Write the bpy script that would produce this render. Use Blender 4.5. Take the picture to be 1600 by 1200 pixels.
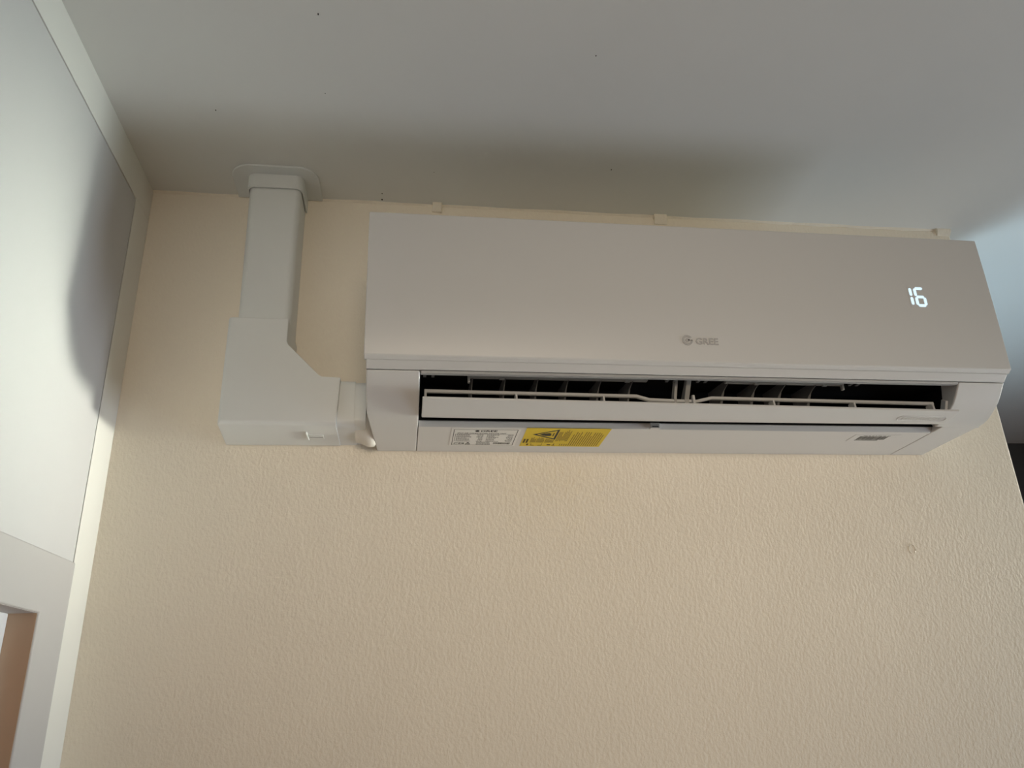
import bpy, bmesh, math, random
from mathutils import Vector, Matrix

random.seed(4)
scene = bpy.context.scene
for o in list(bpy.data.objects):
    bpy.data.objects.remove(o, do_unlink=True)

# ---------------------------------------------------------------- camera, light, exposure
Z0 = 2.48                       # height of the top of the air conditioner above the floor
W = 0.845                       # width of the air conditioner
ZC = 0.1593                     # ceiling, above the top of the unit
XL, XR = -0.3391, 0.9962        # left wall face, free end of the back wall
FLOOR = -Z0
Y_FRONT, X_RIGHT, Y_FAR = -3.6, 2.9, 1.21

cam_data = bpy.data.cameras.new('camera')
cam_data.sensor_width = 36.0
cam_data.lens = 36.0 * 1227.69 / 1600.0
cam_data.clip_start = 0.02
cam = bpy.data.objects.new('camera', cam_data)
scene.collection.objects.link(cam)
cam.rotation_mode = 'XYZ'
cam.location = (0.0481, -1.0723, -0.5798 + Z0)
cam.rotation_euler = (1.9500, 0.0325, -0.1336)
scene.camera = cam

world = bpy.data.worlds.new('world')
scene.world = world
world.use_nodes = True
world.node_tree.nodes['Background'].inputs[0].default_value = (0.75, 0.87, 1.0, 1)
world.node_tree.nodes['Background'].inputs[1].default_value = 0.6

scene.view_settings.view_transform = 'Standard'
scene.view_settings.look = 'None'
scene.view_settings.gamma = 1.0
scene.view_settings.use_curve_mapping = False
scene.view_settings.exposure = 0.0

# unseen window openings, sized to hold the area lamps: right wall, far wall, front wall
WIN_R = dict(y0=-1.05, y1=0.0, z0=-1.90, z1=-0.42)
WIN_F = dict(x0=0.20, x1=0.80, z0=-1.40, z1=-0.60)
WIN_B = dict(x0=-0.20, x1=1.00, z0=-0.70, z1=-0.10)


def daylight(name, loc, direction, sx, sy, power, colour, spread=180):
    ld = bpy.data.lights.new(name, 'AREA')
    ld.shape = 'RECTANGLE'
    ld.size, ld.size_y = sx, sy
    ld.energy = power
    ld.color = colour
    ld.spread = math.radians(spread)        # beam angle set to limit where the light falls
    o = bpy.data.objects.new(name, ld)
    scene.collection.objects.link(o)
    o.location = loc
    o.rotation_euler = Vector(direction).to_track_quat('-Z', 'Z').to_euler()
    return o


# area lamps added at the windows; beams aimed and balanced to fit surface brightness
daylight('narrow_beam_right', (X_RIGHT - 0.010, -0.30, -0.59 + Z0), (-1, 0, 0.14), 0.50, 0.34, 0.32, (0.88, 1.0, 0.88), 10)
daylight('grazing_light_right', (X_RIGHT - 0.010, -0.11, -0.59 + Z0), (-1, 0, 0.10), 0.22, 0.34, 0.50, (1.0, 0.97, 0.85), 15)
daylight('wide_beam_right_upper', (X_RIGHT - 0.012, -0.525, -0.59 + Z0), (-1, 0, 0), 1.05, 0.34, 2.3, (0.75, 1.0, 0.80), 120)
daylight('wide_beam_right_lower', (X_RIGHT - 0.010, -0.525, -1.50 + Z0), (-1, 0, 0), 1.05, 0.80, 20.4, (0.72, 0.83, 1.0), 150)
daylight('front_window_light', (0.40, Y_FRONT + 0.01, -0.40 + Z0), (0, 1, 0), 1.2, 0.60, 1.5, (1.0, 0.83, 0.64), 30)
daylight('far_window_light', (0.50, Y_FAR - 0.01, -1.0 + Z0), (0.75, -1.06, 1.16), 0.6, 0.8, 3.3, (0.56, 0.82, 1.0), 62)


# ---------------------------------------------------------------- materials
def mat(name, col, rough=0.5, spec=0.5, bump=None, mottling=None, metal=0.0, emit=None):
    m = bpy.data.materials.new(name)
    m.use_nodes = True
    nt = m.node_tree
    b = nt.nodes['Principled BSDF']
    b.inputs['Base Color'].default_value = (*col, 1)
    b.inputs['Roughness'].default_value = rough
    b.inputs['Specular IOR Level'].default_value = spec
    b.inputs['Metallic'].default_value = metal
    if emit:
        b.inputs['Emission Color'].default_value = (*emit[0], 1)
        b.inputs['Emission Strength'].default_value = emit[1]
    tc = nt.nodes.new('ShaderNodeTexCoord')
    if mottling:
        n = nt.nodes.new('ShaderNodeTexNoise')
        n.inputs['Scale'].default_value = mottling[0]
        n.inputs['Detail'].default_value = 4
        nt.links.new(tc.outputs['Object'], n.inputs['Vector'])
        r = nt.nodes.new('ShaderNodeValToRGB')
        k = mottling[1]
        r.color_ramp.elements[0].position = 0.3
        r.color_ramp.elements[1].position = 0.7
        r.color_ramp.elements[0].color = (*[c * (1 - k) for c in col], 1)
        r.color_ramp.elements[1].color = (*[min(1, c * (1 + k)) for c in col], 1)
        nt.links.new(n.outputs['Fac'], r.inputs['Fac'])
        nt.links.new(r.outputs['Color'], b.inputs['Base Color'])
    if bump:
        prev = None
        for scale, strength, dist, stretch in bump:
            mp = nt.nodes.new('ShaderNodeMapping')
            mp.inputs['Scale'].default_value = stretch
            nt.links.new(tc.outputs['Object'], mp.inputs['Vector'])
            n = nt.nodes.new('ShaderNodeTexNoise')
            n.inputs['Scale'].default_value = scale
            n.inputs['Detail'].default_value = 2.0
            nt.links.new(mp.outputs['Vector'], n.inputs['Vector'])
            bp = nt.nodes.new('ShaderNodeBump')
            bp.inputs['Strength'].default_value = strength
            bp.inputs['Distance'].default_value = dist
            nt.links.new(n.outputs['Fac'], bp.inputs['Height'])
            if prev:
                nt.links.new(prev.outputs['Normal'], bp.inputs['Normal'])
            prev = bp
        nt.links.new(prev.outputs['Normal'], b.inputs['Normal'])
    return m


M = {}
M['cream_wall'] = mat('cream_roller_paint', (0.90, 0.828, 0.70), 0.75, 0.25, mottling=(7, 0.015),
                      bump=[(260, 0.65, 0.0014, (1, 1, 0.65)), (520, 0.5, 0.0005, (1, 1, 1)), (12, 0.2, 0.004, (1, 1, 1))])
M['ceiling'] = mat('ceiling_paint', (0.81, 0.81, 0.77), 0.85, 0.2, mottling=(5, 0.012), bump=[(9, 0.15, 0.004, (1, 1, 1))])
M['grey_wall'] = mat('pale_grey_paint', (0.66, 0.65, 0.635), 0.7, 0.25, mottling=(6, 0.01), bump=[(6, 0.35, 0.012, (1, 1, 1)), (60, 0.1, 0.001, (1, 1, 1))])
M['white_trim'] = mat('white_trim_paint', (0.88, 0.865, 0.80), 0.5, 0.4, bump=[(25, 0.15, 0.002, (1, 1, 0.3))])
M['casing'] = mat('casing_paint', (0.56, 0.54, 0.52), 0.6, 0.35, bump=[(30, 0.15, 0.002, (1, 1, 1))])
M['dark_wall'] = mat('shade_dark_grey', (0.12, 0.115, 0.11), 0.8, 0.2, mottling=(6, 0.03))  # dark value carries the far wall's backlit shade and cuts bounce
M['plain_wall'] = mat('darkened_wall_paint', (0.25, 0.22, 0.19), 0.8, 0.2, mottling=(6, 0.02))  # unseen walls kept dark to cut bounced light
M['floor'] = mat('oak_floor', (0.55, 0.30, 0.16), 0.5, 0.4, mottling=(12, 0.15))
M['ac_white'] = mat('white_abs_plastic', (0.66, 0.655, 0.64), 0.38, 0.5, mottling=(3, 0.006))
M['ac_body'] = mat('white_gloss_plastic', (0.65, 0.645, 0.63), 0.28, 0.5, mottling=(3, 0.006))
M['ac_grey'] = mat('grey_plastic', (0.42, 0.41, 0.39), 0.45, 0.4, mottling=(20, 0.02))
M['vane'] = mat('dark_vane_plastic', (0.16, 0.155, 0.15), 0.5, 0.35, mottling=(20, 0.02))
M['black'] = mat('chamber_shade_black', (0.006, 0.006, 0.006), 0.9, 0.05, mottling=(20, 0.1))  # shade of the shallow outlet put into the colour
M['duct'] = mat('white_pvc', (0.78, 0.80, 0.78), 0.42, 0.45, mottling=(4, 0.008))
M['tape'] = mat('white_vinyl_tape', (0.80, 0.77, 0.70), 0.35, 0.5, mottling=(30, 0.03))
M['paper'] = mat('label_paper', (0.80, 0.79, 0.75), 0.5, 0.4, mottling=(40, 0.01))
M['ink'] = mat('black_ink', (0.03, 0.03, 0.03), 0.6, 0.3, mottling=(60, 0.1))
M['grey_ink'] = mat('grey_ink', (0.16, 0.16, 0.15), 0.6, 0.3, mottling=(60, 0.1))
M['yellow'] = mat('yellow_label', (0.72, 0.53, 0.015), 0.45, 0.4, mottling=(40, 0.02))
M['brown_ink'] = mat('brown_ink', (0.10, 0.06, 0.01), 0.6, 0.3, mottling=(60, 0.1))
M['chrome'] = mat('brushed_silver', (0.60, 0.58, 0.56), 0.25, 0.6, metal=0.35, mottling=(80, 0.03))
M['led'] = mat('led_white', (0.8, 0.9, 1.0), 0.4, 0.4, emit=((0.60, 0.85, 1.0), 0.80))
M['jamb'] = mat('tan_jamb', (0.55, 0.40, 0.28), 0.5, 0.4, mottling=(15, 0.04))  # one even tan over the door reveal
M['leaf'] = mat('brown_door_wood', (0.34, 0.17, 0.10), 0.5, 0.4, mottling=(20, 0.12))
M['frame_white'] = mat('white_frame_lacquer', (0.80, 0.81, 0.84), 0.35, 0.5, mottling=(10, 0.01))
M['glass'] = mat('window_glass', (0.75, 0.85, 0.9), 0.05, 0.5, mottling=(2, 0.01))
M['speck'] = mat('dark_speck', (0.06, 0.05, 0.04), 0.8, 0.2, mottling=(300, 0.2))
M['steel'] = mat('satin_steel', (0.6, 0.6, 0.6), 0.3, 0.5, metal=1.0, mottling=(80, 0.03))


# ---------------------------------------------------------------- mesh helpers
def add_prism_x(bm, prof, x0, x1):
    """closed profile [(y, z)...] extruded along x"""
    a = [bm.verts.new((x0, y, z)) for y, z in prof]
    b = [bm.verts.new((x1, y, z)) for y, z in prof]
    n = len(prof)
    for i in range(n):
        bm.faces.new((a[i], a[(i + 1) % n], b[(i + 1) % n], b[i]))
    bm.faces.new(list(reversed(a)))
    bm.faces.new(b)
    return a, b


def add_prism(bm, pts, vec):
    """closed planar polygon of 3-D points swept by vec"""
    v = Vector(vec)
    a = [bm.verts.new(p) for p in pts]
    b = [bm.verts.new(Vector(p) + v) for p in pts]
    n = len(pts)
    for i in range(n):
        bm.faces.new((a[i], a[(i + 1) % n], b[(i + 1) % n], b[i]))
    bm.faces.new(list(reversed(a)))
    bm.faces.new(b)


def add_box(bm, x0, x1, y0, y1, z0, z1):
    add_prism_x(bm, [(y0, z0), (y1, z0), (y1, z1), (y0, z1)], x0, x1)


def add_tube(bm, path, rad, seg=10, cap=True):
    rings = []
    for i, p in enumerate(path):
        p = Vector(p)
        d = (Vector(path[min(i + 1, len(path) - 1)]) - Vector(path[max(i - 1, 0)])).normalized()
        u = d.orthogonal().normalized() if abs(d.z) > 0.9 else d.cross(Vector((0, 0, 1))).normalized()
        w = d.cross(u)
        r = rad[i] if isinstance(rad, (list, tuple)) else rad
        rings.append([bm.verts.new(p + r * (math.cos(t) * u + math.sin(t) * w))
                      for t in [2 * math.pi * k / seg for k in range(seg)]])
    for a, b in zip(rings, rings[1:]):
        for k in range(seg):
            bm.faces.new((a[k], a[(k + 1) % seg], b[(k + 1) % seg], b[k]))
    if cap:
        bm.faces.new(list(reversed(rings[0])))
        bm.faces.new(rings[-1])


def empty(name, loc):
    o = bpy.data.objects.new(name, None)
    o.empty_display_size = 0.05
    scene.collection.objects.link(o)
    o.location = (loc[0], loc[1], loc[2] + Z0)
    return o


def origin_of(o):
    """origin of an object in scene-local coordinates (z measured from the unit's top)"""
    v = Vector((0, 0, -Z0))
    while o:
        v = v + o.location
        o = o.parent
    return v


def build(name, bm, m, parent=None, bevel=0.0, seg=3, smooth=True, label=None, origin=None, angle=28):
    bmesh.ops.recalc_face_normals(bm, faces=bm.faces)
    vs = [v.co for v in bm.verts]
    lo = Vector([min(v[i] for v in vs) for i in range(3)])
    hi = Vector([max(v[i] for v in vs) for i in range(3)])
    org = Vector(origin) if origin else Vector(((lo.x + hi.x) / 2, (lo.y + hi.y) / 2, lo.z))
    bmesh.ops.translate(bm, verts=bm.verts, vec=-org)
    me = bpy.data.meshes.new(name)
    bm.to_mesh(me)
    bm.free()
    me.materials.append(m)
    if smooth:
        for p in me.polygons:
            p.use_smooth = True
        me.set_sharp_from_angle(angle=math.radians(40))
    o = bpy.data.objects.new(name, me)
    scene.collection.objects.link(o)
    if parent:
        o.parent = parent
        o.location = org - origin_of(parent)
    else:
        o.location = org + Vector((0, 0, Z0))
    if bevel:
        b = o.modifiers.new('bevel', 'BEVEL')
        b.width = bevel
        b.segments = seg
        b.limit_method = 'ANGLE'
        b.angle_limit = math.radians(angle)
        b.harden_normals = True
    if label:
        o['label'] = label
    return o


def structure(o, label):
    o['kind'] = 'structure'
    o['label'] = label
    return o


def thing(o, label, category, group=None):
    o['label'] = label
    o['category'] = category
    if group:
        o['group'] = group
    return o


def boxpart(name, m, parent, x0, x1, y0, y1, z0, z1, bevel=0.0, seg=2, label=None):
    bm = bmesh.new()
    add_box(bm, x0, x1, y0, y1, z0, z1)
    return build(name, bm, m, parent, bevel, seg, label=label)


def text_faces(bm, body, size, to3d, sx=1.0, thick=None, bold=0.0):
    """flat text appended to bm; to3d maps text (u, v) to a 3-D point; thick is a sweep vector"""
    cu = bpy.data.curves.new('text', 'FONT')
    cu.body = body
    cu.size = size
    cu.resolution_u = 2
    cu.offset = bold
    ob = bpy.data.objects.new('text', cu)
    scene.collection.objects.link(ob)
    bpy.context.view_layer.update()
    dg = bpy.context.evaluated_depsgraph_get()
    me = bpy.data.meshes.new_from_object(ob.evaluated_get(dg))
    vs = []
    for v in me.vertices:
        vs.append(bm.verts.new(to3d(v.co.x * sx, v.co.y)))
    fs = []
    for p in me.polygons:
        try:
            fs.append(bm.faces.new([vs[i] for i in p.vertices]))
        except ValueError:
            pass
    if thick is not None:
        ret = bmesh.ops.extrude_face_region(bm, geom=fs)
        bmesh.ops.translate(bm, verts=[g for g in ret['geom'] if isinstance(g, bmesh.types.BMVert)], vec=Vector(thick))
    w = max((v.co.x * sx for v in me.vertices), default=0)
    bpy.data.objects.remove(ob, do_unlink=True)
    bpy.data.meshes.remove(me)
    bpy.data.curves.remove(cu)
    return w


# ---------------------------------------------------------------- the room
def room():
    bm = bmesh.new()
    add_box(bm, XL - 0.6, X_RIGHT + 0.1, Y_FRONT - 0.1, Y_FAR + 0.1, FLOOR - 0.1, FLOOR)
    structure(build('floor', bm, M['floor']), 'warm brown wooden floor below the frame')

    bm = bmesh.new()
    add_box(bm, XL - 0.6, X_RIGHT + 0.1, Y_FRONT - 0.1, Y_FAR + 0.1, ZC, ZC + 0.1)
    ceiling = structure(build('ceiling', bm, M['ceiling']), 'plain matt off-white ceiling')
    for x, y, r in [(-0.0588, -0.3675, 0.0011), (0.2767, -0.3377, 0.0008), (-0.2080, -0.1928, 0.0008), (0.3531, -0.1161, 0.0009),
                    (-0.0616, -0.2383, 0.0006), (0.0075, -0.0085, 0.0013), (0.0078, -0.0245, 0.0009), (0.0861, -0.0857, 0.0005)]:
        b2 = bmesh.new()
        n = 7
        pts = [(x + r * math.cos(6.283 * k / n) * random.uniform(.7, 1.2), y + 1.5 * r * math.sin(6.283 * k / n), ZC - 0.0003) for k in range(n)]
        add_prism(b2, pts, (0, 0, 0.0006))
        build('speck', b2, M['speck'], ceiling)

    # back wall: a free-standing leaf that ends in an outside corner on the right
    bm = bmesh.new()
    add_box(bm, XL - 0.15, XR, 0.0, 0.11, FLOOR, ZC)
    wall = structure(build('wall_back', bm, M['cream_wall'], bevel=0.005, seg=4), 'cream roller-textured wall carrying the air conditioner')
    # uneven filler bead where wall meets ceiling, with three little lumps
    bm = bmesh.new()
    n = 60
    rows = []
    for i in range(n + 1):
        x = XL + (XR - XL) * i / n
        h = 0.0035 + 0.0012 * math.sin(i * 1.7) + random.uniform(-.0006, .0006)
        dpt = 0.0032 + 0.001 * math.sin(i * 0.9 + 1) + random.uniform(-.0005, .0005)
        rows.append([bm.verts.new(p) for p in [(x, 0.001, ZC - h), (x, -dpt * .55, ZC - h * .55), (x, -dpt, ZC + 0.001), (x, 0.001, ZC + 0.001)]])
    for a, b in zip(rows, rows[1:]):
        for k in range(4):
            bm.faces.new((a[k], a[(k + 1) % 4], b[(k + 1) % 4], b[k]))
    bm.faces.new(rows[0]); bm.faces.new(list(reversed(rows[-1])))
    build('filler_bead', bm, M['cream_wall'], wall)
    for x, w, dy, dz in [(0.0945, 0.015, 0.009, 0.014), (0.4655, 0.022, 0.007, 0.016), (0.981, 0.026, 0.006, 0.012)]:
        bm = bmesh.new()
        add_prism_x(bm, [(0.002, ZC - dz), (-dy * .35, ZC - dz), (-dy, ZC - dz * .35), (-dy, ZC + .001), (0.002, ZC + .001)], x - w / 2, x + w / 2)
        bmesh.ops.subdivide_edges(bm, edges=bm.edges, cuts=1)
        for v in bm.verts:
            v.co += Vector((random.uniform(-1, 1), random.uniform(-1, 1), random.uniform(-1, 1))) * 0.0007
        build('filler_lump', bm, M['cream_wall'], wall, bevel=0.0015)
    # healed plaster blister
    path = []
    cx, cz = 0.7914, -0.3972
    for k in range(11):
        t = math.radians(-70 + 320 * k / 10)
        path.append((cx + 0.0052 * math.cos(t), 0.0004, cz + 0.0072 * math.sin(t)))
    bm = bmesh.new()
    add_tube(bm, path, [0.0007] + [0.0013] * 9 + [0.0007], 6)
    build('plaster_blister', bm, M['cream_wall'], wall)

    # left wall: grey painted field with a white border strip towards the ceiling and the corner
    g = 0.0030
    ys, zs = -0.0600, ZC - 0.0549
    dy1, dy0, dz1 = -0.1375, -1.02, -0.479           # door opening
    bm = bmesh.new()
    add_box(bm, XL - 0.12, XL, dy1, ys - g, FLOOR, zs - g)
    add_box(bm, XL - 0.12, XL, dy0, dy1, dz1, zs - g)
    add_box(bm, XL - 0.12, XL, Y_FRONT, dy0, FLOOR, zs - g)
    structure(build('wall_left', bm, M['grey_wall']), 'pale grey painted wall left of the corner')
    bm = bmesh.new()
    add_box(bm, XL - 0.12, XL, ys, 0.0, FLOOR, zs)
    structure(build('trim_1', bm, M['white_trim'], bevel=0.0006, seg=2), 'upright white strip in the corner beside the door')
    bm = bmesh.new()
    add_box(bm, XL - 0.12, XL, Y_FRONT, 0.0, zs, ZC)
    structure(build('trim_2', bm, M['white_trim'], bevel=0.0006, seg=2), 'white strip along the top of the left wall under the ceiling')
    bm = bmesh.new()
    add_box(bm, XL - 0.14, XL - 0.02, Y_FRONT, 0.0, FLOOR, ZC)      # backing behind the joints, cut by the door below
    bm.free()

    # door in the left wall
    door = empty('door_1', (XL, (dy0 + dy1) / 2, FLOOR))
    structure(door, 'door with pale casing and tan lining at the lower left')
    cz1, cw = -0.414, 0.0763
    t = 0.0035
    bm = bmesh.new()
    pts = [(dy1, FLOOR), (dy1, dz1), (dy0, dz1), (dy0, FLOOR), (dy0 - cw, FLOOR), (dy0 - cw, cz1), (ys - g, cz1), (ys - g, FLOOR)]
    add_prism(bm, [(XL - 0.001, y, z) for y, z in pts], (t + 0.001, 0, 0))
    build('casing', bm, M['casing'], door, bevel=0.0022, seg=3)
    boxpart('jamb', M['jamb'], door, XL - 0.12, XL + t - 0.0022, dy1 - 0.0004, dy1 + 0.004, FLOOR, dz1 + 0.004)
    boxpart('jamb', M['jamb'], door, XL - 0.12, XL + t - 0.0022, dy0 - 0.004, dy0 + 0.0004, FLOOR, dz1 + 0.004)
    boxpart('head_lining', M['casing'], door, XL - 0.12, XL + t - 0.0022, dy0 + 0.0005, dy1 - 0.0005, dz1 - 0.0004, dz1 + 0.004)
    bm = bmesh.new()
    a, b = dy1 - 0.0005, dy0 + 0.0005
    pts = [(a, FLOOR), (a, dz1 - 0.0005), (b, dz1 - 0.0005), (b, FLOOR), (b + 0.014, FLOOR), (b + 0.014, dz1 - 0.017), (a - 0.014, dz1 - 0.017), (a - 0.014, FLOOR)]
    add_prism(bm, [(XL - 0.095, y, z) for y, z in pts], (0.068, 0, 0))
    build('frame', bm, M['frame_white'], door, bevel=0.001, seg=2)
    leaf = boxpart('leaf', M['leaf'], door, XL - 0.09, XL - 0.05, b + 0.0145, a - 0.0145, FLOOR + 0.005, dz1 - 0.0175, 0.001)
    bm = bmesh.new()
    hy, hz = dy0 + 0.09, FLOOR + 1.03
    add_tube(bm, [(XL - 0.052, hy, hz), (XL - 0.01, hy, hz), (XL - 0.004, hy + 0.012, hz), (XL - 0.004, hy + 0.12, hz)], 0.009, 12)
    build('handle', bm, M['steel'], leaf)
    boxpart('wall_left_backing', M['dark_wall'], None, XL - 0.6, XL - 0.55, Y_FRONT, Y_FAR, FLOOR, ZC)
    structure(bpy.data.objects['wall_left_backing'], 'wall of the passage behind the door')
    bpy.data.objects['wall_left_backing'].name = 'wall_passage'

    # walls that hold the windows
    def wall_with_hole(name, axis, pos, lo, hi, h, m, label):
        bm = bmesh.new()
        a0, a1, z0, z1 = h
        for p, q, r, s in [(lo, a0, FLOOR, ZC), (a1, hi, FLOOR, ZC), (a0, a1, FLOOR, z0), (a0, a1, z1, ZC)]:
            if axis == 'x':
                add_box(bm, pos, pos + 0.1, p, q, r, s)
            else:
                add_box(bm, p, q, min(pos, pos + (0.1 if pos > 0 else -0.1)), max(pos, pos + (0.1 if pos > 0 else -0.1)), r, s)
        structure(build(name, bm, m, smooth=False), label)

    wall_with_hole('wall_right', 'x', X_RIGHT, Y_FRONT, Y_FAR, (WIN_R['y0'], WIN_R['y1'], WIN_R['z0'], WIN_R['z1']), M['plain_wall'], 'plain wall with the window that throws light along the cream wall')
    wall_with_hole('wall_far', 'y', Y_FAR, XL - 0.6, X_RIGHT, (WIN_F['x0'], WIN_F['x1'], WIN_F['z0'], WIN_F['z1']), M['dark_wall'], 'far wall coloured dark for its backlit shade, seen past the end of the cream wall')
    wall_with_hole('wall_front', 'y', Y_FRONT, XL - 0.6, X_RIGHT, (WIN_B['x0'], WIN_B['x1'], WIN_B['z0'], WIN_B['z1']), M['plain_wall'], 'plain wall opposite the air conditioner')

    def window(name, label, axis, pos, a0, a1, z0, z1, sgn):
        e = empty(name, ((pos if axis == 'x' else (a0 + a1) / 2), ((a0 + a1) / 2 if axis == 'x' else pos), z0))
        structure(e, label)
        f = 0.05

        def bx(bm, p, q, r, s, d0, d1):
            d0, d1 = sorted((pos + sgn * d0, pos + sgn * d1))
            if axis == 'x':
                add_box(bm, d0, d1, p, q, r, s)
            else:
                add_box(bm, p, q, d0, d1, r, s)
        for p, q, r, s in [(a0, a0 + f, z0, z1), (a1 - f, a1, z0, z1), (a0 + f, a1 - f, z0, z0 + f), (a0 + f, a1 - f, z1 - f, z1)]:
            bm = bmesh.new()
            bx(bm, p, q, r, s, 0.03, 0.08)
            build('frame_bar', bm, M['frame_white'], e)
        bm = bmesh.new()
        bx(bm, a0 + f, a1 - f, z0 + f, z1 - f, 0.05, 0.058)
        build('pane', bm, M['glass'], e)

    window('window_1', 'tall window in the right wall', 'x', X_RIGHT, WIN_R['y0'], WIN_R['y1'], WIN_R['z0'], WIN_R['z1'], 1)
    window('window_2', 'window in the darkened far wall', 'y', Y_FAR, WIN_F['x0'], WIN_F['x1'], WIN_F['z0'], WIN_F['z1'], 1)
    window('window_3', 'wide window opposite the air conditioner', 'y', Y_FRONT, WIN_B['x0'], WIN_B['x1'], WIN_B['z0'], WIN_B['z1'], -1)


room()


# ---------------------------------------------------------------- air conditioner
# outline of the lower casing from the panel's lip to the wall (y, z)
LOWER = [(-.1950, -.2112), (-.1821, -.2270), (-.1748, -.2340), (-.1621, -.2419), (-.1509, -.2478), (-.1422, -.2503), (-.1329, -.2513)]


def air_conditioner():
    root = empty('air_conditioner', (W / 2, 0, -.2535))
    thing(root, 'white split air conditioner with half-open outlet mounted high on the cream wall', 'air conditioner')
    x0, x1 = 0.0025, W - 0.0025
    ox0, ox1, ox2 = 0.067, 0.776, 0.7875

    # upper casing block behind the front panel, with the band above the seam
    bm = bmesh.new()
    add_prism_x(bm, [(0, -.197), (0, -.004), (-.199, -.004), (-.199, -.2021), (-.2045, -.2021), (-.1995, -.2066), (-.1957, -.2105),
                     (-.1880, -.2105), (-.1845, -.2060), (-.178, -.2035), (-.178, -.197)], x0, x1)
    build('housing', bm, M['ac_body'], root, bevel=0.0008, seg=2)

    # slim rim along the top of the outlet
    bm = bmesh.new()
    add_prism_x(bm, [(-.1950, -.2112), (-.1928, -.2138), (-.1865, -.2138), (-.1865, -.2112)], ox0 + .0005, ox1 - .0005)
    build('outlet_rim', bm, M['ac_grey'], root, bevel=0.0006, seg=2)

    # lower casing ends and underside
    end = [(-.175, -.1975), (-.1885, -.2112)] + LOWER + [(0, -.2535), (0, -.1975)]
    bm = bmesh.new()
    a, b = add_prism_x(bm, end, x0, ox0 - 0.0005)
    for v in a:                                   # the left corner is cut back towards the wall for the pipes
        if v.co.z < -.245 and v.co.y > -.14:
            v.co.x += 0.0005 + 0.009 * (v.co.y + .14) / .14
    build('end_cap', bm, M['ac_body'], root, bevel=0.0018, seg=3, angle=35)
    bm = bmesh.new()
    add_prism_x(bm, [(-.175, -.1975), (-.1885, -.2112)] + LOWER + [(-.128, -.2514), (-.128, -.1975)], ox1, x1)
    add_prism_x(bm, [(-.128, -.1975), (-.128, -.2514), (0, -.2535), (0, -.1975)], ox2 + 0.0004, x1)
    bmesh.ops.remove_doubles(bm, verts=bm.verts, dist=1e-5)
    build('end_cap', bm, M['ac_body'], root, bevel=0.0018, seg=3, angle=35)
    bm = bmesh.new()
    add_prism_x(bm, [(-.103, -.2518), (0, -.2535), (0, -.1975), (-.05, -.1975), (-.100, -.2300), (-.1085, -.2452)], ox0, ox2)
    pan = build('drain_pan', bm, M['ac_body'], root, bevel=0.0008, seg=2)
    bm = bmesh.new()                              # little catch on the edge of the pan
    add_box(bm, 0.3745, 0.3875, -.1125, -.1055, -.2530, -.2450)
    lt = build('catch', bm, M['ac_body'], root, bevel=0.0008, seg=2)
    bm = bmesh.new()
    add_box(bm, 0.3768, 0.3855, -.1129, -.1120, -.2515, -.2503)
    build('slot', bm, M['ink'], lt)

    # air chamber above the outlet; its black stands in for deep shade
    bm = bmesh.new()
    add_prism_x(bm, [(-.177, -.1975), (-.05, -.1975), (-.0505, -.1985), (-.1005, -.2298), (-.1090, -.2447), (-.1105, -.2442),
                     (-.1020, -.2295), (-.053, -.1990), (-.177, -.1990)], ox0 + 0.0003, ox2)
    build('air_chamber', bm, M['black'], root)
    bm = bmesh.new()
    add_prism_x(bm, [(-.168, -.1990), (-.060, -.1990), (-.124, -.2345), (-.150, -.2400), (-.166, -.2255)], ox0 + 0.0002, ox0 + 0.0012)
    build('chamber_cheek', bm, M['black'], root)
    bm = bmesh.new()
    add_prism_x(bm, [(-.162, -.1990), (-.060, -.1990), (-.124, -.2345), (-.140, -.2400), (-.156, -.2255)], ox1 - 0.0006, ox1 - 0.0002)
    build('chamber_cheek', bm, M['black'], root)

    # front panel
    bm = bmesh.new()
    add_prism_x(bm, [(-.1995, 0), (-.2100, 0), (-.2117, -.0015), (-.2122, -.05), (-.2120, -.12), (-.2106, -.1965), (-.2098, -.1985), (-.2046, -.2020), (-.1995, -.2020)], 0, W)
    panel = build('front_panel', bm, M['ac_white'], root, bevel=0.0016, seg=3, angle=25)

    def fy(z):
        pts = [(0, -.2117), (-.05, -.2122), (-.12, -.2120), (-.1965, -.2104)]
        for (za, ya), (zb, yb) in zip(pts, pts[1:]):
            if zb <= z <= za:
                return ya + (yb - ya) * (z - za) / (zb - za)
        return -.2104

    # brand mark: ring emblem and letters
    bm = bmesh.new()
    cx, cz = 0.4006, -0.1690
    yf = fy(cz) - 0.0001

    def ring(ri, ro, t0, t1, n):
        for k in range(n):
            a, b = math.radians(t0 + (t1 - t0) * k / n), math.radians(t0 + (t1 - t0) * (k + 1) / n)
            add_prism(bm, [(cx + r * math.cos(t), yf, cz + r * math.sin(t)) for r, t in ((ri, a), (ro, a), (ro, b), (ri, b))], (0, -0.0009, 0))
    ring(0.0044, 0.0070, 35, 360, 26)
    ring(0.0012, 0.0028, 0, 360, 12)
    add_box(bm, cx + 0.0005, cx + 0.0066, yf - 0.0009, yf, cz - 0.0008, cz + 0.0010)
    build('emblem', bm, M['chrome'], panel)
    bm = bmesh.new()
    text_faces(bm, 'GREE', 0.0128, lambda u, v: (0.4108 + u, yf, -0.1744 + v), sx=1.02, thick=(0, -0.0009, 0), bold=0.0002)
    build('brand_letters', bm, M['chrome'], panel)

    # temperature display: 16
    disp = boxpart('display', M['ac_white'], panel, 0.7205, 0.7475, fy(-.09) - 0.00012, fy(-.09) + 0.001, -.1115, -.0765)

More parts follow.
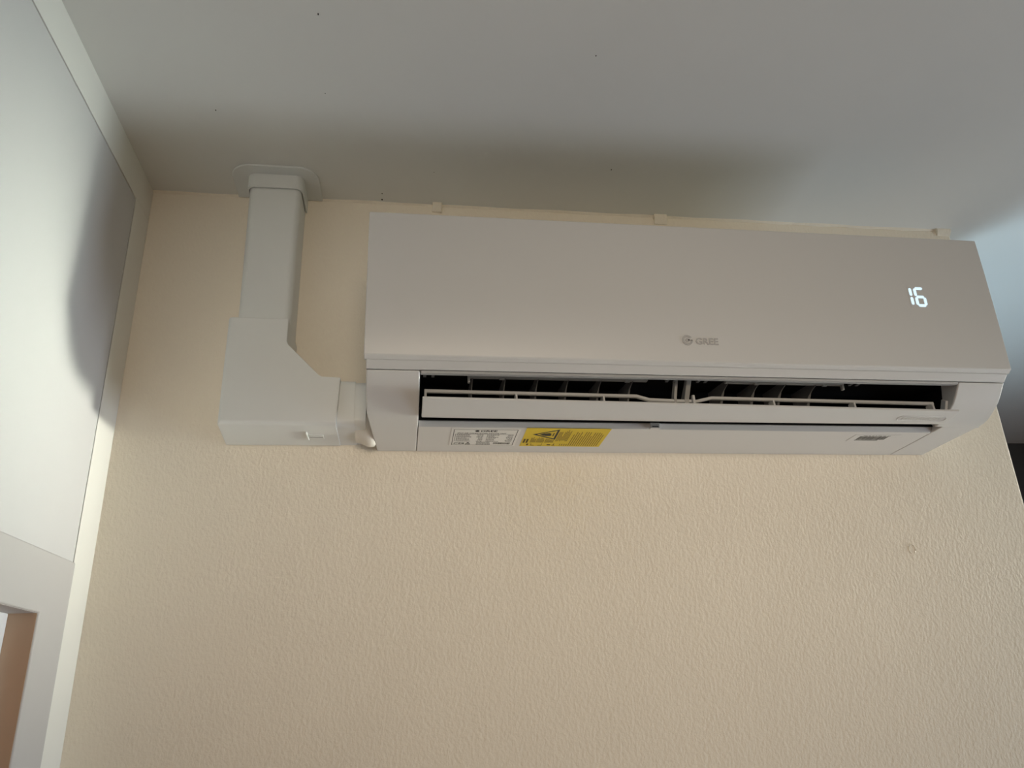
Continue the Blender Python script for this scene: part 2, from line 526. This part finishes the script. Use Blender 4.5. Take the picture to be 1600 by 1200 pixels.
    def segm(x, z, ln, wd, vertical):
        h = wd / 2
        l = ln / 2
        pts = []
        for sx, in ((1,), (-1,)):
            for k in range(5):
                t = math.radians(-90 + 45 * k)
                pts.append((sx * (l - h + h * math.cos(t)), sx * h * math.sin(t)))
        if vertical:
            pts = [(-q, p) for p, q in pts]
        y = fy(-.09) - 0.00014
        b2 = bmesh.new()
        add_prism(b2, [(x + p, y, z + q) for p, q in pts], (0, -0.0003, 0))
        build('digit_segment', b2, M['led'], disp, smooth=False)
    for x, z, v in SEG:
        segm(x, z, 0.0118 if v else 0.0112, 0.0040, v)

    # deflector flap, a little twisted, with the slim upper blade carried on posts
    bm = bmesh.new()
    n = 24
    fl = 0.0700
    fr = 0.7760
    rows = []
    for i in range(n + 1):
        t = i / n
        x = fl + (fr - fl) * t
        zf = -.2427 - .0062 * t
        zr = -.2538 - .0012 * math.sin(math.pi * t)
        yf_, yr = -.184, -.146
        low = [(yf_ + (yr - yf_) * s, zf + (zr - zf) * s - .0016 * math.sin(math.pi * s)) for s in (0, .2, .4, .6, .8, 1)]
        sec = low + [(yr + .004, zr + .0022), (yr + .002, zr + .0060)] + [(y, z + .0042) for y, z in reversed(low[1:-1])] + [(yf_ + .0006, zf + .0030)]
        rows.append([bm.verts.new((x, y, z)) for y, z in sec])
    k = len(rows[0])
    for a, b in zip(rows, rows[1:]):
        for j in range(k):
            bm.faces.new((a[j], a[(j + 1) % k], b[(j + 1) % k], b[j]))
    bm.faces.new(list(reversed(rows[0]))); bm.faces.new(rows[-1])
    flap = build('flap', bm, M['ac_body'], root, bevel=0.0011, seg=3, angle=40)

    bm = bmesh.new()
    xs = [(0.0728, 0), (0.10, 0), (0.2, 0), (0.345, 0), (0.362, -.0045), (0.395, -.0052), (0.425, -.0052), (0.4458, 0), (0.55, 0), (0.65, 0), (0.7615, 0)]
    rows = []
    for x, dz in xs:
        z = -.2203 - .0052 * (x - .0728) / .69
        sec = [(-.1570, z), (-.1575, z - .0036), (-.1560, z - .0042), (-.1505, z - .0030), (-.1505, z - .0012)]
        rows.append([bm.verts.new((x, y, zz + dz)) for y, zz in sec])
    for a, b in zip(rows, rows[1:]):
        for j in range(5):
            bm.faces.new((a[j], a[(j + 1) % 5], b[(j + 1) % 5], b[j]))
    bm.faces.new(list(reversed(rows[0]))); bm.faces.new(rows[-1])
    build('upper_blade', bm, M['ac_body'], flap, bevel=0.0004, seg=2, angle=40)
    for x, th in [(0.0728, .0030), (0.1870, .0026), (0.3000, .0026), (0.5300, .0026), (0.6440, .0026), (0.7580, .0030)]:
        z = -.2205 - .0052 * (x - .0728) / .69
        bm = bmesh.new()
        add_prism_x(bm, [(-.1572, z - .002), (-.1440, z - .002), (-.1430, -.2480), (-.1600, -.2462)], x, x + th)
        build('post', bm, M['ac_body'], flap, bevel=0.0004, seg=2)
    # raised oblong mark on the flap, too small to read
    def flap_pt(x, s, up):
        t = (x - fl) / (fr - fl)
        zf = -.2427 - .0062 * t
        zr = -.2538 - .0012 * math.sin(math.pi * t)
        return (x, -.184 + .038 * s, zf + (zr - zf) * s - .0016 * math.sin(math.pi * s) - up)
    bm = bmesh.new()
    pth = []
    for k in range(33):
        t = 2 * math.pi * k / 32
        cxm = 0.732 + (0.030 if math.cos(t) > 0 else -0.030)
        pth.append(flap_pt(cxm + 0.0045 * math.cos(t), .50 + .16 * math.sin(t), 0.0002))
    add_tube(bm, pth, 0.00035, 5)
    x = 0.704
    while x < 0.759:
        w = random.uniform(.0012, .0024)
        pts = [flap_pt(x, .44, 0), flap_pt(x + w, .44, 0), flap_pt(x + w, .57, 0), flap_pt(x, .57, 0)]
        add_prism(bm, pts, (0, 0, -0.0004))
        x += w + .0011
    build('embossed_mark', bm, M['ac_body'], flap)

    # swing vanes, their link rods and the centre bracket
    for x, tilt in [(0.1312, .001), (0.1718, .002), (0.2128, .003), (0.2510, .004), (0.2930, .005), (0.3337, .006)]:
        vane(root, x, tilt)
    for x, tilt in [(0.4600, .009), (0.5015, .010), (0.5390, .010), (0.5815, .010)]:
        vane(root, x, tilt)
    for xa, xb in [(0.126, 0.358), (0.463, 0.628)]:
        bm = bmesh.new()
        add_box(bm, xa, xb, -.1700, -.1630, -.2080, -.2045)
        rod = build('link_rod', bm, M['ac_grey'], root, bevel=0.0006, seg=2)
        for xx in (xa + .040, xb - .030):
            bm = bmesh.new()
            add_box(bm, xx, xx + .0065, -.1690, -.1650, -.2100, -.2078)
            build('rod_clip', bm, M['ac_grey'], rod, bevel=0.0006, seg=2)
        hk = xa if xa < .3 else xb - .003
        bm = bmesh.new()
        add_box(bm, hk, hk + .003, -.1690, -.1640, -.2150, -.2078)
        build('rod_hook', bm, M['ac_grey'], rod, bevel=0.0006, seg=2)
    bm = bmesh.new()
    add_prism_x(bm, [(-.176, -.2040), (-.166, -.2040), (-.138, -.2300), (-.138, -.2440), (-.156, -.2440), (-.158, -.2280)], 0.4085, 0.4150)
    br = build('centre_bracket', bm, M['ac_grey'], root, bevel=0.0008, seg=2)
    bm = bmesh.new()
    add_prism_x(bm, [(-.170, -.2040), (-.160, -.2040), (-.146, -.2270), (-.146, -.2400), (-.157, -.2400), (-.158, -.2260)], 0.3945, 0.3985)
    build('bracket_arm', bm, M['ac_grey'], br, bevel=0.0006, seg=2)
    bm = bmesh.new()
    add_prism_x(bm, [(-.162, -.2235), (-.157, -.2225), (-.148, -.2330), (-.146, -.2460), (-.160, -.2460), (-.163, -.2360)], 0.4180, 0.4215)
    build('bracket_arm', bm, M['ac_body'], br, bevel=0.0008, seg=2)
    for xx in (0.071, 0.381, 0.4225, 0.634):
        bm = bmesh.new()
        for px in (xx, xx + .0125):
            add_box(bm, px, px + .0012, -.176, -.168, -.2085, -.2030)
        for px in (xx, xx + .0100):
            add_box(bm, px, px + .0037, -.176, -.168, -.2092, -.2082)
        build('hook', bm, M['vane'], root)
    # inner lug on the right side of the outlet
    bm = bmesh.new()
    add_prism_x(bm, [(-.168, -.2280), (-.160, -.2230), (-.150, -.2420), (-.160, -.2440)], 0.7715, 0.7755)
    build('lug', bm, M['ac_body'], root, bevel=0.0006, seg=2)

    labels(root)


SEG = []


def vane(root, x, tilt):
    bm = bmesh.new()
    curve = [(-.1690, -.2060, tilt * .9), (-.1600, -.2120, tilt * .55), (-.1520, -.2200, tilt * .2), (-.1480, -.2300, 0), (-.1470, -.2420, 0)]
    back = [(-.1230, -.2350, -tilt * .2), (-.1150, -.2230, 0), (-.1080, -.2080, tilt * .3), (-.1080, -.2000, tilt * .3), (-.1560, -.2000, tilt * .9)]
    pts = [(x + dx, y, z) for y, z, dx in curve + back]
    a = [bm.verts.new(p) for p in pts]
    b = [bm.verts.new((p[0] + .0011, p[1], p[2])) for p in pts]
    n = len(pts)
    for i in range(n):
        bm.faces.new((a[i], a[(i + 1) % n], b[(i + 1) % n], b[i]))
    bmesh.ops.triangulate(bm, faces=[bm.faces.new(list(reversed(a))), bm.faces.new(b)])
    build('swing_vane', bm, M['vane'], root)


def bottom_pt(u, v, up=0.0):
    """point on the flat underside: u along x, v = distance from the wall"""
    z = -.2535 + (.2535 - .2513) * v / .1329
    return (u, -v, z - up)


def labels(root):
    def sheet(name, m, u0, u1, v0, v1, r=0.0, label=None):
        bm = bmesh.new()
        add_prism(bm, [bottom_pt(u0, v0), bottom_pt(u1, v0), bottom_pt(u1, v1), bottom_pt(u0, v1)], (0, 0, -.0003))
        return build(name, bm, m, root, smooth=False, label=label)

    def bar(bm, u0, u1, v0, v1, h=.00042):
        add_prism(bm, [bottom_pt(u0, v0, h - .0002), bottom_pt(u1, v0, h - .0002), bottom_pt(u1, v1, h - .0002), bottom_pt(u0, v1, h - .0002)], (0, 0, -.0002))

    up = .00040
    # white rating plate
    u0, u1, v0, v1 = 0.1115, 0.2010, 0.0300, 0.0985
    plate = sheet('rating_label', M['paper'], u0 - .0008, u1 + .0012, v0 - .001, v1 + .001, label='white rating label with fine black print')
    bm = bmesh.new()
    t = .0008
    i = .0022
    for a in [(u0 + i, u1 - i, v0 + i, v0 + i + t), (u0 + i, u1 - i, v1 - i - t, v1 - i), (u0 + i, u0 + i + t, v0 + i, v1 - i), (u1 - i - t, u1 - i, v0 + i, v1 - i)]:
        bar(bm, *a)
    build('border', bm, M['ink'], plate, smooth=False)
    bm = bmesh.new()
    text_faces(bm, 'GREE', 0.0092, lambda a, b: bottom_pt(0.1490 + a, 0.0872 + b, up), sx=1.05, bold=0.0002)
    n = 12
    add_prism(bm, [bottom_pt(0.1448 + .0028 * math.cos(6.283 * k / n), 0.0903 + .0036 * math.sin(6.283 * k / n), .0002) for k in range(n)], (0, 0, -.0002))
    build('brand_print', bm, M['ink'], plate, smooth=False)
    bm = bmesh.new()
    text_faces(bm, 'SPLIT AIR CONDITIONER INDOOR UNIT', 0.0050, lambda a, b: bottom_pt(0.1190 + a, 0.0795 + b, up), sx=0.72, bold=0.0001)
    build('heading_print', bm, M['ink'], plate, smooth=False)
    bm = bmesh.new()
    text_faces(bm, 'CE', 0.0105, lambda a, b: bottom_pt(0.1160 + a, 0.0355 + b, up), sx=0.9, bold=0.0001)
    build('conformity_mark', bm, M['ink'], plate, smooth=False)
    bm = bmesh.new()
    # table rules and rows of print too small to read
    bar(bm, u0 + .005, u1 - .006, .0772, .0777)
    bar(bm, u0 + .005, u0 + .0056, .0480, .0777)
    for r in range(7):
        v = .0735 - r * .0043
        for s, e in ((u0 + .0070, u0 + random.uniform(.020, .028)), (u0 + random.uniform(.033, .037), u0 + .043), (u0 + .048, u0 + random.uniform(.058, .066)), (u0 + random.uniform(.073, .077), u1 - .006)):
            x = s
            while x < e:
                w = random.uniform(.0008, .0022)
                bar(bm, x, min(x + w, e), v, v + .0021)
                x += w + .0006
    for r in range(4):
        v = .0440 - r * .0032
        x = u0 + .036
        while x < u0 + .054:
            w = random.uniform(.0008, .0020)
            bar(bm, x, x + w, v, v + .0016)
            x += w + .0005
    for tri in ([(0.1330, .0350), (0.1390, .0350), (0.1360, .0445)],):
        for (pa, qa), (pb, qb) in zip(tri, tri[1:] + tri[:1]):
            d = Vector((pb - pa, qb - qa)).normalized() * .0007
            nrm = Vector((-d.y, d.x))
            add_prism(bm, [bottom_pt(pa - nrm.x, qa - nrm.y, .0002), bottom_pt(pb - nrm.x, qb - nrm.y, .0002), bottom_pt(pb + nrm.x, qb + nrm.y, .0002), bottom_pt(pa + nrm.x, qa + nrm.y, .0002)], (0, 0, -.0002))
    bar(bm, .1352, .1368, .0370, .0415)
    bar(bm, .1275, .1310, .0360, .0420)
    x = 0.1710
    while x < 0.1945:
        w = random.choice((.0004, .0007, .0011))
        bar(bm, x, x + w, .0365, .0440)
        x += w + random.choice((.0003, .0006))
    build('fine_print', bm, M['grey_ink'], plate, smooth=False)

    # yellow warning label, printed sideways
    u0, u1, v0, v1 = 0.2093, 0.3235, 0.0290, 0.1040
    warn = sheet('warning_label', M['yellow'], u0, u1, v0, v1, label='yellow warning label with flame triangle')
    bm = bmesh.new()

    def tri_outline(c, s, w0):
        (ax, ay), (bx_, by), (cx, cy) = c
        P = [Vector(p) for p in c]
        g = sum(P, Vector((0, 0))) / 3
        Q = [g + (p - g) * s for p in P]
        for i in range(3):
            j = (i + 1) % 3
            add_prism(bm, [bottom_pt(P[i].x, P[i].y, .0002), bottom_pt(P[j].x, P[j].y, .0002), bottom_pt(Q[j].x, Q[j].y, .0002), bottom_pt(Q[i].x, Q[i].y, .0002)], (0, 0, -.0002))
    tri_outline([(0.2205, .0790), (0.2545, .1000), (0.2545, .0580)], .76, 0)
    # flame: a pointed drop and its base line
    add_prism(bm, [bottom_pt(p, q, .0002) for p, q in [(0.2300, .0790), (0.2360, .0835), (0.2430, .0850), (0.2462, .0820), (0.2450, .0795), (0.2468, .0770), (0.2450, .0735), (0.2400, .0735), (0.2350, .0750)]], (0, 0, -.0002))
    bar(bm, .2482, .2496, .0725, .0855)
    build('hazard_triangle', bm, M['ink'], warn, smooth=False)
    bm = bmesh.new()
    for k in range(2):
        bar(bm, .2115 + k * .0042, .2140 + k * .0042, .0440, .0600)
    for g0, cnt in ((.2215, 5), (.2300, 7), (.2420, 8)):
        for k in range(cnt):
            x = g0 + k * .00155
            q = random.uniform(.066, .071) if g0 > .23 else random.uniform(.058, .068)
            if .2205 < x < .2545:
                q = min(q, .0765 - .0010 - .62 * (x - .2205))
            bar(bm, x, x + .0006, .0455, max(q, .050))
    for k in range(9):
        x = .2562 + k * .0019
        bar(bm, x, x + .0007, random.choice((.052, .055)), random.choice((.098, .094, .090, .072)))
    for k in range(18):
        x = .2648 + k * .0031
        if .3215 < x:
            continue
        bar(bm, x, x + .0008, .0325, random.choice((.0905, .0885, .0860, .0800, .0740)) if x > .2745 else .0400)
    for a, b, c, d in [(.2180, .2205, .0330, .0400), (.2240, .2290, .0325, .0345), (.2240, .2246, .0325, .0410), (.2340, .2395, .0325, .0345), (.2390, .2396, .0325, .0410), (.2470, .2520, .0340, .0380), (.2540, .2580, .0335, .0360), (.2560, .2568, .0335, .0420)]:
        bar(bm, a, b, c, d)
    build('fine_print', bm, M['brown_ink'], warn, smooth=False)

    # barcode sticker near the right end
    u0, u1, v0, v1 = 0.6800, 0.7480, 0.0640, 0.0930
    code = sheet('barcode_sticker', M['ac_body'], u0, u1, v0, v1, label='small clear sticker with a grey barcode')
    bm = bmesh.new()
    x = .6905
    while x < .7335:
        w = random.choice((.0005, .0009, .0014))
        bar(bm, x, x + w, .0720, .0860)
        x += w + random.choice((.0003, .0005, .0008))
    x = .6905
    while x < .725:
        w = random.uniform(.001, .002)
        bar(bm, x, x + w, .0680, .0705)
        x += w + .0007
    x = .694
    while x < .735:
        w = random.uniform(.002, .006)
        bar(bm, x, x + w, .0880, .0895)
        x += w + .002
    build('barcode', bm, M['grey_ink'], code, smooth=False)


SEG[:] = [(0.7244, -0.0878, True), (0.7244, -0.1014, True), (0.7374, -0.0822, False), (0.7312, -0.0880, True),
          (0.7374, -0.0950, False), (0.7312, -0.1016, True), (0.7434, -0.1016, True), (0.7374, -0.1080, False)]
air_conditioner()


# ---------------------------------------------------------------- pipe trunking
def u_profile(xa, xb, yf, r, n=5):
    """plan outline of a trunking lid (x, y): flat front with rounded front corners"""
    pts = [(xa, 0.0)]
    for k in range(n + 1):
        t = math.radians(180 + 90 * k / n)
        pts.append((xa + r + r * math.cos(t), yf + r + r * math.sin(t)))
    for k in range(n + 1):
        t = math.radians(270 + 90 * k / n)
        pts.append((xb - r + r * math.cos(t), yf + r + r * math.sin(t)))
    pts.append((xb, 0.0))
    return pts


def trunking():
    root = empty('pipe_trunking', (-.148, 0, -.2465))
    thing(root, 'white plastic pipe trunking dropping from the ceiling and turning to the air conditioner', 'pipe trunking')
    # upright length
    bm = bmesh.new()
    pr = u_profile(-.1855, -.1105, -.060, .010)
    add_prism(bm, [(x, y, -.13) for x, y in pr], (0, 0, ZC - .006 + .13))
    for v in bm.verts:
        if v.co.z < 0 and v.co.x < -.15:
            v.co.x += .004
    build('upright_duct', bm, M['duct'], root)
    # ceiling flange and its collar
    bm = bmesh.new()
    pr = u_profile(-.2125, -.0855, -.0825, .030, 8)
    add_prism(bm, [(x, y, ZC - .0035) for x, y in pr], (0, 0, .0035))
    flange = build('ceiling_flange', bm, M['duct'], root, bevel=.0012, seg=2)
    bm = bmesh.new()
    outer = u_profile(-.1885, -.1075, -.0635, .012)
    inner = u_profile(-.1866, -.1094, -.0612, .0108)
    zt, zb = ZC - .003, ZC - .0265
    n = len(outer)
    rings = [[bm.verts.new((x, y, z)) for x, y in p] for p, z in ((outer, zt), (outer, zb), (inner, zb), (inner, zt))]
    for a, b in zip(rings, rings[1:]):
        for i in range(n - 1):
            bm.faces.new((a[i], a[i + 1], b[i + 1], b[i]))
    build('collar', bm, M['duct'], flange)
    # flat elbow with a 45 degree inner corner
    xa, xb, yf = -.1865, -.0385, -.091
    z0, z1 = -.2465, -.0960
    face = [(xa, z0), (xb, z0), (xb, -.1800), (-.0600, -.1790), (-.0645, -.1765), (-.1060, -.1340), (-.1080, -.1290), (-.1080, z1), (xa, z1)]
    bm = bmesh.new()
    add_prism(bm, [(x, yf, z) for x, z in face], (0, -yf - .0003, 0))
    # round the long front arrises
    bm.edges.ensure_lookup_table()
    sel = [e for e in bm.edges if all(abs(v.co.y - yf) < 1e-6 for v in e.verts)
           and (all(abs(v.co.x - xa) < 1e-6 for v in e.verts) or all(abs(v.co.z - z0) < 1e-6 for v in e.verts))]
    bmesh.ops.bevel(bm, geom=sel, offset=.0065, segments=5, profile=.5, affect='EDGES')
    for v in bm.verts:                              # draft towards the wall on the left side
        if v.co.x < xa + .001:
            v.co.x -= .006 * max(0.0, 1 + v.co.y / .0845)
    for v in bm.verts:                              # the mouth flares slightly towards the unit
        if v.co.x > xb - .0005:
            v.co.x += .0028 * (v.co.z - z0) / .066
    elbow = build('elbow', bm, M['duct'], root, bevel=.0012, seg=2, angle=30)
    bm = bmesh.new()
    add_box(bm, -.0768, -.0580, -.0500, -.0335, z0 - .0012, z0 + .0005)
    clip = build('clip', bm, M['duct'], elbow, bevel=.0003, seg=1)
    bm = bmesh.new()
    add_prism(bm, [(-.0800, -.0625, z0 - .0024), (-.0780, -.0625, z0 - .0024), (-.0778, -.0305, z0 - .0024), (-.0798, -.0305, z0 - .0024)], (0, 0, .0028))
    build('clip_edge', bm, M['duct'], elbow, bevel=.0003, seg=1)
    bm = bmesh.new()
    add_box(bm, -.0762, -.0585, -.0424, -.0412, z0 - .0014, z0 - .0011)
    build('clip_slot', bm, M['grey_ink'], elbow)
    # short level length into the unit
    bm = bmesh.new()

    def side_profile(yf_, za, zb_, r, n=5):
        pts = [(0.0, zb_)]
        for k in range(n + 1):
            t = math.radians(90 + 90 * k / n)
            pts.append((yf_ + r + r * math.cos(t), zb_ - r + r * math.sin(t)))
        for k in range(n + 1):
            t = math.radians(180 + 90 * k / n)
            pts.append((yf_ + r + r * math.cos(t), za + r + r * math.sin(t)))
        pts.append((0.0, za))
        return pts
    add_prism_x(bm, side_profile(-.082, -.2450, -.1790, .010), -.060, -.0165)
    build('level_duct', bm, M['duct'], root)
    bm = bmesh.new()
    add_prism_x(bm, side_profile(-.0805, -.2438, -.1800, .011), -.0168, -.0015)
    build('end_sleeve', bm, M['duct'], root)
    return root


trunking()


def pipe_bundle():
    # taped pipes entering the cut-back corner of the unit
    bm = bmesh.new()
    path = [(-.016, -.036, -.2310), (-.009, -.036, -.2315), (-.002, -.035, -.2330), (0.004, -.034, -.2345), (0.0085, -.033, -.2370), (0.0110, -.032, -.2400)]
    rings = []
    seg = 20
    for (x, y, z), ry, rz in zip(path, (.034, .0345, .0345, .0330, .0290, .020), (.0195, .0205, .0225, .0220, .0185, .0125)):
        rings.append([bm.verts.new((x, y + ry * math.cos(6.2832 * k / seg), z + rz * math.sin(6.2832 * k / seg))) for k in range(seg)])
    for a, b in zip(rings, rings[1:]):
        for k in range(seg):
            bm.faces.new((a[k], a[(k + 1) % seg], b[(k + 1) % seg], b[k]))
    bm.faces.new(list(reversed(rings[0]))); bm.faces.new(rings[-1])
    o = build('taped_pipes', bm, M['tape'], None)
    thing(o, 'white taped pipes between trunking and left corner of the air conditioner', 'pipe')


pipe_bundle()
